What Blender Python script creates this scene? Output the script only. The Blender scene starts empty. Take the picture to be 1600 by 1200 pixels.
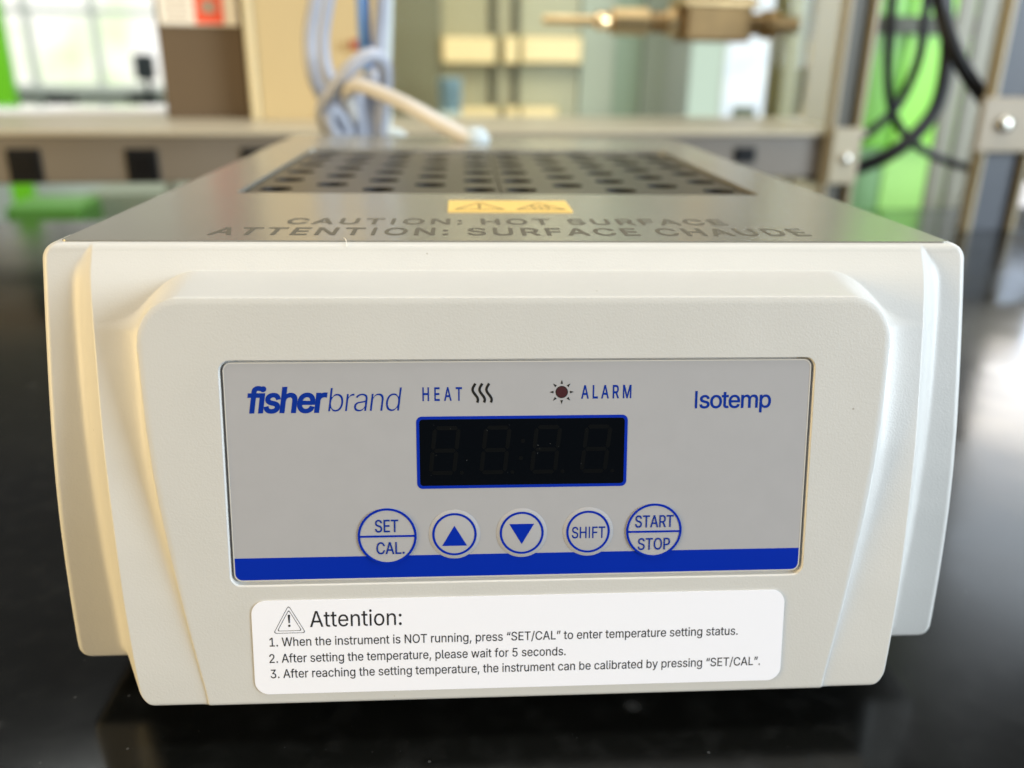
import bpy, bmesh, math, random, os
import numpy as np
from mathutils import Vector, Matrix
random.seed(7)
MM = 0.001
scene = bpy.context.scene
COL = scene.collection

# ------------------------------------------------------------------ camera
yaw, pitch, roll = 0.061268, 0.364440, 0.013981
cp, sp, cy, sy, cr, sr = math.cos(pitch), math.sin(pitch), math.cos(yaw), math.sin(yaw), math.cos(roll), math.sin(roll)
FWD = np.array([sy*cp, cy*cp, -sp]); _r = np.array([cy, -sy, 0.0]); _u = np.cross(_r, FWD)
RT = _r*cr + _u*sr; UP = -_r*sr + _u*cr
FPX = 1318.5
HT = 104.0                                   # height of the heater top over the bench, mm
CAM = np.array([-12.21, -184.58, 36.94+HT])
cd = bpy.data.cameras.new('camera'); cam = bpy.data.objects.new('camera', cd); COL.objects.link(cam)
cam.matrix_world = Matrix(((RT[0], UP[0], -FWD[0], CAM[0]*MM), (RT[1], UP[1], -FWD[1], CAM[1]*MM), (RT[2], UP[2], -FWD[2], CAM[2]*MM), (0, 0, 0, 1)))
cd.sensor_width = 36.0; cd.lens = FPX/1600*36.0
cd.clip_start = 0.01; cd.clip_end = 100
cd.dof.use_dof = True; cd.dof.focus_distance = 0.176; cd.dof.aperture_fstop = 8.8
scene.camera = cam

# ------------------------------------------------------------------ light
world = bpy.data.worlds.new("World"); scene.world = world; world.use_nodes = True
bg = world.node_tree.nodes['Background']; bg.inputs[0].default_value = (1.0, 0.99, 0.96, 1); bg.inputs[1].default_value = 0.13
scene.view_settings.view_transform = 'Standard'; scene.view_settings.look = 'None'
scene.view_settings.exposure = 0.14; scene.view_settings.gamma = 1.0

def area(name, loc, target, sx, sy_, power, color):
    ld = bpy.data.lights.new(name, 'AREA'); ld.shape = 'RECTANGLE'; ld.size = sx; ld.size_y = sy_
    ld.energy = power; ld.color = color
    o = bpy.data.objects.new(name, ld); COL.objects.link(o)
    o.location = loc
    o.rotation_euler = (Vector(target)-Vector(loc)).to_track_quat('-Z', 'Y').to_euler()
    return o
area('front_fill_light', (-0.3, -2.0, 0.6), (0, 0, 0.05), 1.8, 0.7, 4.0, (1.0, 0.98, 0.95))  # unseen fill added behind the camera to lift the front
area('window_light_right', (1.82, -0.88, 0.50), (0, -0.03, 0.05), 0.9, 0.75, 51.0, (0.80, 0.91, 1.0))
area('warm_lamp_left', (-0.98, -0.34, 0.18), (0, -0.03, 0.05), 0.45, 0.5, 11.8, (1.0, 0.73, 0.33))
area('daylight_right', (1.0, 0.05, 0.35), (0, -0.03, 0.05), 0.5, 0.6, 1.5, (0.62, 0.82, 1.0))
area('ceiling_light', (-0.1, 0.45, 1.7), (0.0, 0.30, 0), 1.4, 0.8, 1.3, (1.0, 0.84, 0.5))
area('side_window_low', (1.40, 1.30, 0.40), (0.22, 0.14, 0.0), 0.85, 0.12, 2.4, (0.66, 0.80, 1.0))
area('side_window_high', (1.40, 1.30, 0.55), (0.22, 0.14, 0.0), 0.80, 0.17, 3.2, (1.0, 0.93, 0.84))
area('bench_sheen_light', (1.45, 1.32, 0.90), (0.22, 0.10, 0.0), 0.9, 0.42, 3.4, (0.80, 0.90, 1.0))  # unseen lamp added for a wider bluish sheen on the bench
area('far_bench_fill', (-0.6, 2.0, 2.0), (-0.9, 3.6, 0.0), 1.6, 0.6, 34.0, (0.97, 1.0, 0.96))  # unseen lamp added to brighten the far bench
area('lab_ceiling_light', (0.3, 0.2, 2.1), (0.3, 3.2, 0.3), 2.5, 1.0, 76.0, (1.0, 0.96, 0.88))

# ------------------------------------------------------------------ helpers
def lin(c):
    return tuple(((x/255)/12.92 if x/255 <= 0.04045 else ((x/255+0.055)/1.055)**2.4) for x in c)
MATS = {}
def mat(name, col, rough=0.5, metal=0.0, emit=None, es=0.0, bump=None, var=0.0, vscale=20.0, spec=0.5, coat=0.0, trans=0.0, raw=False):
    if name in MATS: return MATS[name]
    m = bpy.data.materials.new(name); m.use_nodes = True; nt = m.node_tree; b = nt.nodes['Principled BSDF']
    c = col if raw else lin(col)
    b.inputs['Base Color'].default_value = (*c, 1); b.inputs['Roughness'].default_value = rough
    b.inputs['Metallic'].default_value = metal; b.inputs['Specular IOR Level'].default_value = spec
    b.inputs['Coat Weight'].default_value = coat; b.inputs['Transmission Weight'].default_value = trans
    if emit: b.inputs['Emission Color'].default_value = (*lin(emit), 1); b.inputs['Emission Strength'].default_value = es
    tc = nt.nodes.new('ShaderNodeTexCoord')
    if var:
        n = nt.nodes.new('ShaderNodeTexNoise'); n.inputs['Scale'].default_value = vscale; n.inputs['Detail'].default_value = 4
        nt.links.new(tc.outputs['Object'], n.inputs['Vector'])
        r = nt.nodes.new('ShaderNodeMapRange'); r.inputs['From Min'].default_value = 0.3; r.inputs['From Max'].default_value = 0.7
        r.inputs['To Min'].default_value = 1-var; r.inputs['To Max'].default_value = 1+var
        nt.links.new(n.outputs['Fac'], r.inputs['Value'])
        mx = nt.nodes.new('ShaderNodeVectorMath'); mx.operation = 'SCALE'; mx.inputs[0].default_value = c
        nt.links.new(r.outputs[0], mx.inputs['Scale']); nt.links.new(mx.outputs[0], b.inputs['Base Color'])
    if bump:
        n = nt.nodes.new('ShaderNodeTexNoise'); n.inputs['Scale'].default_value = bump[0]; n.inputs['Detail'].default_value = 2
        nt.links.new(tc.outputs['Object'], n.inputs['Vector'])
        bp = nt.nodes.new('ShaderNodeBump'); bp.inputs['Strength'].default_value = bump[1]; bp.inputs['Distance'].default_value = bump[2]
        nt.links.new(n.outputs['Fac'], bp.inputs['Height']); nt.links.new(bp.outputs[0], b.inputs['Normal'])
    MATS[name] = m; return m

def tag(o, label=None, cat=None, group=None, kind=None):
    if label: o['label'] = label
    if cat: o['category'] = cat
    if group: o['group'] = group
    if kind: o['kind'] = kind
    return o
def thing(name, loc, label, cat, group=None):
    o = bpy.data.objects.new(name, None); COL.objects.link(o); o.empty_display_size = 0.01
    o.location = Vector(loc)*MM; return tag(o, label, cat, group)
def rootloc(p):
    v = Vector((0, 0, 0))
    while p is not None: v += Vector(p.location); p = p.parent
    return v/MM
def mk(name, verts, faces, m, parent=None, smooth=False, **kw):
    """verts in world millimetres"""
    o0 = rootloc(parent) if parent else Vector((0, 0, 0))
    V = np.asarray(verts, float)-np.array(o0)
    me = bpy.data.meshes.new(name); me.from_pydata([tuple(v) for v in V*MM], [], [tuple(f) for f in faces])
    bm = bmesh.new(); bm.from_mesh(me); bmesh.ops.recalc_face_normals(bm, faces=bm.faces); bm.to_mesh(me); bm.free()
    if m: me.materials.append(m)
    if smooth: me.polygons.foreach_set('use_smooth', [True]*len(me.polygons))
    o = bpy.data.objects.new(name, me); COL.objects.link(o); o.parent = parent
    if kw: tag(o, **kw)
    return o
def sharp(o, deg=35):
    me = o.data; bm = bmesh.new(); bm.from_mesh(me)
    for e in bm.edges:
        if len(e.link_faces) == 2 and e.calc_face_angle(0) > math.radians(deg): e.smooth = False
    for f in bm.faces: f.smooth = True
    bm.to_mesh(me); bm.free(); return o
def boxbm(x0, x1, y0, y1, z0, z1, bevel=0, seg=2):
    bm = bmesh.new(); bmesh.ops.create_cube(bm, size=1)
    for v in bm.verts: v.co = Vector(((x0+x1)/2+v.co.x*(x1-x0), (y0+y1)/2+v.co.y*(y1-y0), (z0+z1)/2+v.co.z*(z1-z0)))
    if bevel: bmesh.ops.bevel(bm, geom=list(bm.edges), offset=bevel, segments=seg, affect='EDGES', profile=0.5)
    V = [tuple(v.co) for v in bm.verts]; bm.verts.index_update(); F = [[v.index for v in f.verts] for f in bm.faces]; bm.free()
    return V, F
def merge(*parts):
    V = []; F = []
    for v, f in parts:
        n = len(V); V += list(v); F += [[i+n for i in q] for q in f]
    return V, F
def rrect(x0, x1, y0, y1, r, n=6):
    P = []
    for cx, cy_, a0 in ((x1-r, y1-r, 0), (x0+r, y1-r, 90), (x0+r, y0+r, 180), (x1-r, y0+r, 270)):
        for i in range(n+1):
            a = math.radians(a0+90*i/n); P.append((cx+r*math.cos(a), cy_+r*math.sin(a)))
    return P
def circle(cx, cy_, r, n=48): return [(cx+r*math.cos(2*math.pi*i/n), cy_+r*math.sin(2*math.pi*i/n)) for i in range(n)]
def prism(P, n0, n1, fr, inner=None):
    """2-D outline P raised from n0 to n1 in frame fr; inner: matching hole outline"""
    k = len(P); V = [fr(a, b, n0) for a, b in P]+[fr(a, b, n1) for a, b in P]; F = [[i, (i+1) % k, k+(i+1) % k, k+i] for i in range(k)]
    if inner is None: F += [list(range(k))[::-1], list(range(k, 2*k))]
    else:
        V += [fr(a, b, n0) for a, b in inner]+[fr(a, b, n1) for a, b in inner]
        for i in range(k):
            j = (i+1) % k; F += [[2*k+i, 3*k+i, 3*k+j, 2*k+j], [k+i, k+j, 3*k+j, 3*k+i], [i, 2*k+i, 2*k+j, j]]
    return V, F
def tube(pts, r, n=12, cap=True, dens=6):
    P = [Vector(p) for p in pts]; Q = []
    for i in range(len(P)-1):
        p0 = P[max(i-1, 0)]; p1 = P[i]; p2 = P[i+1]; p3 = P[min(i+2, len(P)-1)]
        for k in range(dens):
            t = k/dens; Q.append(0.5*((2*p1)+(p2-p0)*t+(2*p0-5*p1+4*p2-p3)*t*t+(-p0+3*p1-3*p2+p3)*t**3))
    Q.append(P[-1]); V = []; F = []; prev = None
    for i, q in enumerate(Q):
        t = (Q[min(i+1, len(Q)-1)]-Q[max(i-1, 0)]).normalized()
        if prev is None: prev = t.orthogonal().normalized()
        prev = (prev-t*prev.dot(t)).normalized(); w = t.cross(prev)
        rr = r(i/(len(Q)-1)) if callable(r) else r
        for k in range(n):
            a = 2*math.pi*k/n; V.append(tuple(q+(prev*math.cos(a)+w*math.sin(a))*rr))
        if i:
            for k in range(n): F.append([(i-1)*n+k, (i-1)*n+(k+1) % n, i*n+(k+1) % n, i*n+k])
    if cap: F += [list(range(n)), [len(V)-n+k for k in range(n)]]
    return V, F
def lathe(prof, org, ax, n=24):
    """prof [(pos along ax, radius)]"""
    ax = Vector(ax).normalized(); u = ax.orthogonal().normalized(); w = ax.cross(u); V = []; F = []
    for i, (t, r) in enumerate(prof):
        for k in range(n):
            a = 2*math.pi*k/n; V.append(tuple(Vector(org)+ax*t+(u*math.cos(a)+w*math.sin(a))*r))
        if i:
            for k in range(n): F.append([(i-1)*n+k, (i-1)*n+(k+1) % n, i*n+(k+1) % n, i*n+k])
    F += [list(range(n)), [len(V)-n+k for k in range(n)]]
    return V, F

# lettering: the outlines of Blender's own interface font turned into thin printed shapes
FONT = None
for p_ in (os.path.join(bpy.utils.system_resource('DATAFILES'), 'fonts', 'Inter.woff2'),):
    try: FONT = bpy.data.fonts.load(p_)
    except Exception: FONT = None
def glyph_loops(st, off, shear, space, word, res):
    """outlines of a string; returns list of (outer, [holes])"""
    c = bpy.data.curves.new('t', 'FONT'); c.body = st.replace('I', '|'); c.fill_mode = 'NONE'
    if FONT: c.font = FONT
    c.offset = off; c.shear = shear; c.space_character = space; c.space_word = word; c.resolution_u = res; c.size = 1.0
    o = bpy.data.objects.new('t', c); COL.objects.link(o); dg = bpy.context.evaluated_depsgraph_get(); dg.update()
    me = bpy.data.meshes.new_from_object(o.evaluated_get(dg)); bpy.data.objects.remove(o); bpy.data.curves.remove(c)
    P = [(v.co.x, v.co.y) for v in me.vertices]; adj = {}
    for e in me.edges:
        a, b = e.vertices; adj.setdefault(a, []).append(b); adj.setdefault(b, []).append(a)
    bpy.data.meshes.remove(me); seen = set(); L = []
    for v in sorted(adj):
        if v in seen: continue
        q = [v]; seen.add(v)
        while True:
            n = [w for w in adj[q[-1]] if w not in seen]
            if not n: break
            w = min(n) if len(q) == 1 else n[0]; q.append(w); seen.add(w)
        pts = [P[i] for i in q]
        A = sum(pts[i][0]*pts[(i+1) % len(pts)][1]-pts[(i+1) % len(pts)][0]*pts[i][1] for i in range(len(pts)))/2
        L.append((A, pts))
    sg = 1 if sum(A for A, p in L) > 0 else -1
    out = []
    for A, p in L:
        n = len(p)
        if off:
            q = []
            for i in range(n):
                a_ = Vector(p[i])-Vector(p[i-1]); b_ = Vector(p[(i+1) % n])-Vector(p[i])
                if a_.length < 1e-7 or b_.length < 1e-7: q.append(p[i]); continue
                n1 = Vector((a_.y, -a_.x)).normalized()*sg; n2 = Vector((b_.y, -b_.x)).normalized()*sg; m_ = n1+n2
                l = m_.length_squared; q.append(tuple(Vector(p[i])+(m_*(2*off/max(l, 0.8)))))
            p = q
        out.append(p)
    return out
from mathutils.geometry import delaunay_2d_cdt
def cap_height(ref): return max(p[1] for l in glyph_loops(ref, 0, 0, 1, 1, 3) for p in l)
CAPH = cap_height('H')
def text(name, s, m, parent, fr, x0, base, x1=None, cap=None, n=0.0, th=0.04, off=0.0, shear=0.0, space=1.0, capref='H', res=3, flip=-1, word=1.0):
    ch = CAPH if capref == 'H' else cap_height(capref); G = []
    for l in glyph_loops(s, off, shear, space, word, res):
        ys = [p[1] for p in l]
        if len(l) <= 6 and min(ys) < -0.05 and max(ys) > CAPH+0.03:      # a bar standing for a capital I
            l = [(p[0]+shear*(max(min(p[1], CAPH+off), -off)-p[1]), max(min(p[1], CAPH+off), -off)) for p in l]
        G.append(l)
    xs = [p[0] for l in G for p in l]; xa, xb = min(xs), max(xs)
    sy2 = cap/ch; sx2 = (x1-x0)/(xb-xa) if x1 is not None else sy2
    pts = []; ed = []; A = []; B = []
    for l in G:
        b0 = len(pts); k = len(l); pts += [Vector(p) for p in l]; ed += [(b0+i, b0+(i+1) % k) for i in range(k)]
        for i in range(k): A.append(l[i]); B.append(l[(i+1) % k])
    vo, eo, fo, _, _, _ = delaunay_2d_cdt(pts, ed, [], 0, 1e-5)
    A = np.array(A); B = np.array(B); F = []
    for f in fo:
        c = sum((vo[i] for i in f), Vector((0, 0)))/len(f)
        up = (A[:, 1] <= c.y) & (B[:, 1] > c.y); dn = (A[:, 1] > c.y) & (B[:, 1] <= c.y)
        side = (B[:, 0]-A[:, 0])*(c.y-A[:, 1])-(c.x-A[:, 0])*(B[:, 1]-A[:, 1])
        if int((up & (side > 0)).sum())-int((dn & (side < 0)).sum()) != 0: F.append(list(f))
    V = [fr(x0+(p.x-xa)*sx2, base+flip*p.y*sy2, n+th) for p in vo]
    return mk(name, V, F, m, parent)

# ------------------------------------------------------------------ materials
shell = mat('warm_white_plastic', (0, 0, 0), rough=0.42, bump=(2200, 0.3, 0.00013), var=0.012, vscale=60, raw=False, spec=0.45)
def shellmat():
    m = shell; nt = m.node_tree; b = nt.nodes['Principled BSDF']
    for l in list(b.inputs['Base Color'].links): nt.links.remove(l)
    tc = nt.nodes.new('ShaderNodeTexCoord')
    v = nt.nodes.new('ShaderNodeTexVoronoi'); v.inputs['Scale'].default_value = 130; nt.links.new(tc.outputs['Object'], v.inputs['Vector'])
    n = nt.nodes.new('ShaderNodeTexNoise'); n.inputs['Scale'].default_value = 60; nt.links.new(tc.outputs['Object'], n.inputs['Vector'])
    # specks: tiny voronoi centres, sparse by cell colour
    lt = nt.nodes.new('ShaderNodeMath'); lt.operation = 'LESS_THAN'; lt.inputs[1].default_value = 0.03; nt.links.new(v.outputs['Distance'], lt.inputs[0])
    sx = nt.nodes.new('ShaderNodeSeparateColor'); nt.links.new(v.outputs['Color'], sx.inputs[0])
    l2 = nt.nodes.new('ShaderNodeMath'); l2.operation = 'LESS_THAN'; l2.inputs[1].default_value = 0.45; nt.links.new(sx.outputs[0], l2.inputs[0])
    mu = nt.nodes.new('ShaderNodeMath'); mu.operation = 'MULTIPLY'; nt.links.new(lt.outputs[0], mu.inputs[0]); nt.links.new(l2.outputs[0], mu.inputs[1])
    m3 = nt.nodes.new('ShaderNodeMath'); m3.operation = 'MULTIPLY'; m3.inputs[1].default_value = 0.55; nt.links.new(mu.outputs[0], m3.inputs[0])
    r = nt.nodes.new('ShaderNodeMix'); r.data_type = 'RGBA'; r.inputs[6].default_value = (0.55, 0.545, 0.52, 1); r.inputs[7].default_value = (0.59, 0.585, 0.56, 1)
    nt.links.new(n.outputs['Fac'], r.inputs[0])
    q = nt.nodes.new('ShaderNodeMix'); q.data_type = 'RGBA'; q.inputs[7].default_value = (0.22, 0.18, 0.12, 1)
    nt.links.new(m3.outputs[0], q.inputs[0]); nt.links.new(r.outputs[2], q.inputs[6]); nt.links.new(q.outputs[2], b.inputs['Base Color'])
shellmat()
def smudge(m, lo, hi, scale):
    nt = m.node_tree; b = nt.nodes['Principled BSDF']; tc = nt.nodes.new('ShaderNodeTexCoord')
    mp = nt.nodes.new('ShaderNodeMapping'); mp.inputs['Rotation'].default_value = (0, .5, .4); mp.inputs['Scale'].default_value = (1, 1, .35)
    n = nt.nodes.new('ShaderNodeTexNoise'); n.inputs['Scale'].default_value = scale; n.inputs['Detail'].default_value = 6; n.inputs['Roughness'].default_value = .7
    nt.links.new(tc.outputs['Object'], mp.inputs['Vector']); nt.links.new(mp.outputs[0], n.inputs['Vector'])
    r = nt.nodes.new('ShaderNodeMapRange'); r.inputs['From Min'].default_value = .35; r.inputs['From Max'].default_value = .65; r.inputs['To Min'].default_value = lo; r.inputs['To Max'].default_value = hi
    nt.links.new(n.outputs['Fac'], r.inputs['Value']); nt.links.new(r.outputs[0], b.inputs['Roughness'])
smudge(shell, .36, .5, 55)
def metalmat():
    m = mat('brushed_metal_plate', (176, 173, 163), rough=0.26, metal=0.55); nt = m.node_tree; b = nt.nodes['Principled BSDF']
    tc = nt.nodes.new('ShaderNodeTexCoord'); mp = nt.nodes.new('ShaderNodeMapping'); mp.inputs['Scale'].default_value = (120, 3000, 120)
    nt.links.new(tc.outputs['Object'], mp.inputs['Vector'])
    n = nt.nodes.new('ShaderNodeTexNoise'); n.inputs['Scale'].default_value = 1.0; n.inputs['Detail'].default_value = 3; nt.links.new(mp.outputs[0], n.inputs['Vector'])
    bp = nt.nodes.new('ShaderNodeBump'); bp.inputs['Strength'].default_value = 0.12; bp.inputs['Distance'].default_value = 0.00002
    nt.links.new(n.outputs['Fac'], bp.inputs['Height']); nt.links.new(bp.outputs[0], b.inputs['Normal'])
    n2 = nt.nodes.new('ShaderNodeTexNoise'); n2.inputs['Scale'].default_value = 18; n2.inputs['Detail'].default_value = 1; nt.links.new(tc.outputs['Object'], n2.inputs['Vector'])
    r = nt.nodes.new('ShaderNodeMapRange'); r.inputs['To Min'].default_value = 0.22; r.inputs['To Max'].default_value = 0.28
    nt.links.new(n2.outputs['Fac'], r.inputs['Value']); nt.links.new(r.outputs[0], b.inputs['Roughness'])
    return m
M_plate = metalmat()
M_block = mat('dark_anodised_block', (98, 93, 85), rough=0.36, metal=0.6, var=0.08, vscale=40)
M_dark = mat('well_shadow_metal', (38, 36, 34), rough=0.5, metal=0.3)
M_case = mat('painted_case_side', (205, 202, 190), rough=0.45)
M_panel = mat('grey_membrane', (167, 167, 170), rough=0.32, spec=0.3, bump=(900, 0.06, 0.00004), var=0.015, vscale=200)
M_disc = mat('grey_membrane_key', (169, 169, 172), rough=0.35, spec=0.4, bump=(900, 0.06, 0.00004))
smudge(M_panel, .31, .36, 45)
M_blue = mat('royal_blue_print', (0, 40, 160), rough=0.4, spec=0.15)
M_navy = mat('logo_blue_print', (0, 44, 140), rough=0.45, spec=0.15)
M_black = mat('display_black', (2, 5, 10), rough=0.12, spec=0.2)
M_seg = mat('unlit_display_segment', (4, 6, 7), rough=0.35, spec=0.14)
M_ink = mat('black_ink', (28, 28, 26), rough=0.6, spec=0.2)
M_red = mat('dark_red_indicator', (62, 22, 26), rough=0.25)
M_sticker = mat('white_sticker_vinyl', (239, 240, 248), rough=0.35, spec=0.4)
M_stext = mat('sticker_black_ink', (35, 35, 38), rough=0.6, spec=0.2)
M_yellow = mat('yellow_warning_sticker', (246, 208, 118), rough=0.4)
M_grey_ink = mat('grey_plate_ink', (102, 97, 85), rough=0.55, spec=0.2)
M_yink = mat('warning_ink', (120, 95, 60), rough=0.6)
M_rubber = mat('black_rubber', (18, 18, 18), rough=0.8)
M_cable = mat('grey_blue_cable', (164, 168, 180), rough=0.38, spec=0.5, var=0.05, vscale=30)
M_cablew = mat('cream_cable', (200, 196, 190), rough=0.4)
M_blk = mat('black_cable', (11, 13, 17), rough=0.4, spec=0.3)

# ------------------------------------------------------------------ bench top
def benchmat():
    m = mat('black_resin_bench', (14, 14, 13), rough=0.2, spec=0.4); nt = m.node_tree; b = nt.nodes['Principled BSDF']
    tc = nt.nodes.new('ShaderNodeTexCoord')
    def noise(s, d=5):
        n = nt.nodes.new('ShaderNodeTexNoise'); n.inputs['Scale'].default_value = s; n.inputs['Detail'].default_value = d
        nt.links.new(tc.outputs['Object'], n.inputs['Vector']); return n
    n1 = noise(14); n2 = noise(130, 6)
    r = nt.nodes.new('ShaderNodeMapRange'); r.inputs['From Min'].default_value = 0.35; r.inputs['From Max'].default_value = 0.7; r.inputs['To Min'].default_value = 0.13; r.inputs['To Max'].default_value = 0.24
    nt.links.new(n1.outputs['Fac'], r.inputs['Value']); nt.links.new(r.outputs[0], b.inputs['Roughness'])
    # dried spots and dust
    def spots(scale, radius, keep, soft):
        v = nt.nodes.new('ShaderNodeTexVoronoi'); v.inputs['Scale'].default_value = scale; nt.links.new(tc.outputs['Object'], v.inputs['Vector'])
        a = nt.nodes.new('ShaderNodeMapRange'); a.inputs['From Min'].default_value = radius*(1-soft); a.inputs['From Max'].default_value = radius; a.inputs['To Min'].default_value = 1; a.inputs['To Max'].default_value = 0
        nt.links.new(v.outputs['Distance'], a.inputs['Value']); s = nt.nodes.new('ShaderNodeSeparateColor'); nt.links.new(v.outputs['Color'], s.inputs[0])
        l = nt.nodes.new('ShaderNodeMath'); l.operation = 'LESS_THAN'; l.inputs[1].default_value = keep; nt.links.new(s.outputs[1], l.inputs[0])
        u = nt.nodes.new('ShaderNodeMath'); u.operation = 'MULTIPLY'; nt.links.new(a.outputs[0], u.inputs[0]); nt.links.new(l.outputs[0], u.inputs[1])
        k = nt.nodes.new('ShaderNodeMath'); k.operation = 'MULTIPLY'; nt.links.new(u.outputs[0], k.inputs[0]); nt.links.new(s.outputs[2], k.inputs[1]); return k
    a = spots(70, 0.2, 0.12, 0.8); c = spots(300, 0.14, 0.06, 0.5); e = spots(900, 0.1, 0.12, 0.5)
    mc = nt.nodes.new('ShaderNodeMath'); mc.operation = 'MULTIPLY'; mc.inputs[1].default_value = 0.9; nt.links.new(c.outputs[0], mc.inputs[0])
    s1 = nt.nodes.new('ShaderNodeMath'); s1.operation = 'ADD'; nt.links.new(a.outputs[0], s1.inputs[0]); nt.links.new(mc.outputs[0], s1.inputs[1])
    s2 = nt.nodes.new('ShaderNodeMath'); s2.operation = 'ADD'; s2.use_clamp = True; nt.links.new(s1.outputs[0], s2.inputs[0]); nt.links.new(e.outputs[0], s2.inputs[1])
    sm = nt.nodes.new('ShaderNodeMapRange'); sm.inputs['From Min'].default_value = 0.48; sm.inputs['From Max'].default_value = 0.75; sm.inputs['To Max'].default_value = 0.12
    nt.links.new(n2.outputs['Fac'], sm.inputs['Value'])
    s3 = nt.nodes.new('ShaderNodeMath'); s3.operation = 'ADD'; s3.use_clamp = True; nt.links.new(s2.outputs[0], s3.inputs[0]); nt.links.new(sm.outputs[0], s3.inputs[1])
    f = nt.nodes.new('ShaderNodeMath'); f.operation = 'MULTIPLY'; f.inputs[1].default_value = 0.62; nt.links.new(s3.outputs[0], f.inputs[0])
    x = nt.nodes.new('ShaderNodeMix'); x.data_type = 'RGBA'; x.inputs[6].default_value = (0.0025, 0.0028, 0.0026, 1); x.inputs[7].default_value = (0.07, 0.073, 0.075, 1)
    nt.links.new(f.outputs[0], x.inputs[0]); nt.links.new(x.outputs[2], b.inputs['Base Color'])
    return m

# rail frame: the reagent shelf behind stands at a slight angle to the heater
P0 = np.array([-379.2, 535.5]); E1 = np.array([0.99408, 0.10864]); E2 = np.array([-0.10864, 0.99408])
def W(s, d, z): p = P0+E1*s+E2*d; return (float(p[0]), float(p[1]), float(z))
def ray(u, v): return FWD+RT*(u-800)/FPX-UP*(v-600)/FPX
def at(u, v, d):
    w = ray(u, v); n = np.array([E2[0], E2[1], 0]); o = np.array([P0[0]+E2[0]*d, P0[1]+E2[1]*d, 0]); t = ((o-CAM)@n)/(w@n)
    q = CAM+t*w; return float((q[:2]-P0)@E1), float(q[2])
def wbox(s0, s1, d0, d1, z0, z1, bevel=0):
    V, F = boxbm(s0, s1, d0, d1, z0, z1, bevel); return [W(*v) for v in V], F
def U(u, v, d): s, z = at(u, v, d); return W(s, d, z)

V, F = boxbm(-1500, 1500, -900, 900, -32, 0, 1.5)
bench = mk('bench_top', [(v[0], v[1] if v[1] < 0 else min(v[1], 900), v[2]) for v in V], F, benchmat())
me = bench.data   # back edge follows the shelf
for v in me.vertices:
    if v.co.y > 0: v.co.y = (P0[1]+(v.co.x/MM-P0[0])*E1[1]/E1[0]+75+ (0 if v.co.z > -0.02 else 0))*MM
tag(bench, kind='structure')
V, F = boxbm(-6000, 7000, -3000, 9500, -910, -900); tag(mk('floor', V, F, mat('lab_floor', (120, 118, 108), rough=0.35, var=0.06, vscale=2)), kind='structure')

# ------------------------------------------------------------------ the block heater
bath = thing('block_heater', (0, 100, 0), 'cream white laboratory block heater with grey control panel and blue stripe, on black bench', 'block heater')
YP, ZP, TILT = -21.27, -20.47+HT, 0.19392
ST, CT = math.sin(TILT), math.cos(TILT)
def PF(x, t, n=0.0): return (x, YP-ST*t-CT*n, ZP-CT*t+ST*n)      # panel frame: right, down, out
def TF(x, y, n=0.0): return (x, y, HT+n)                          # top frame

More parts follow.
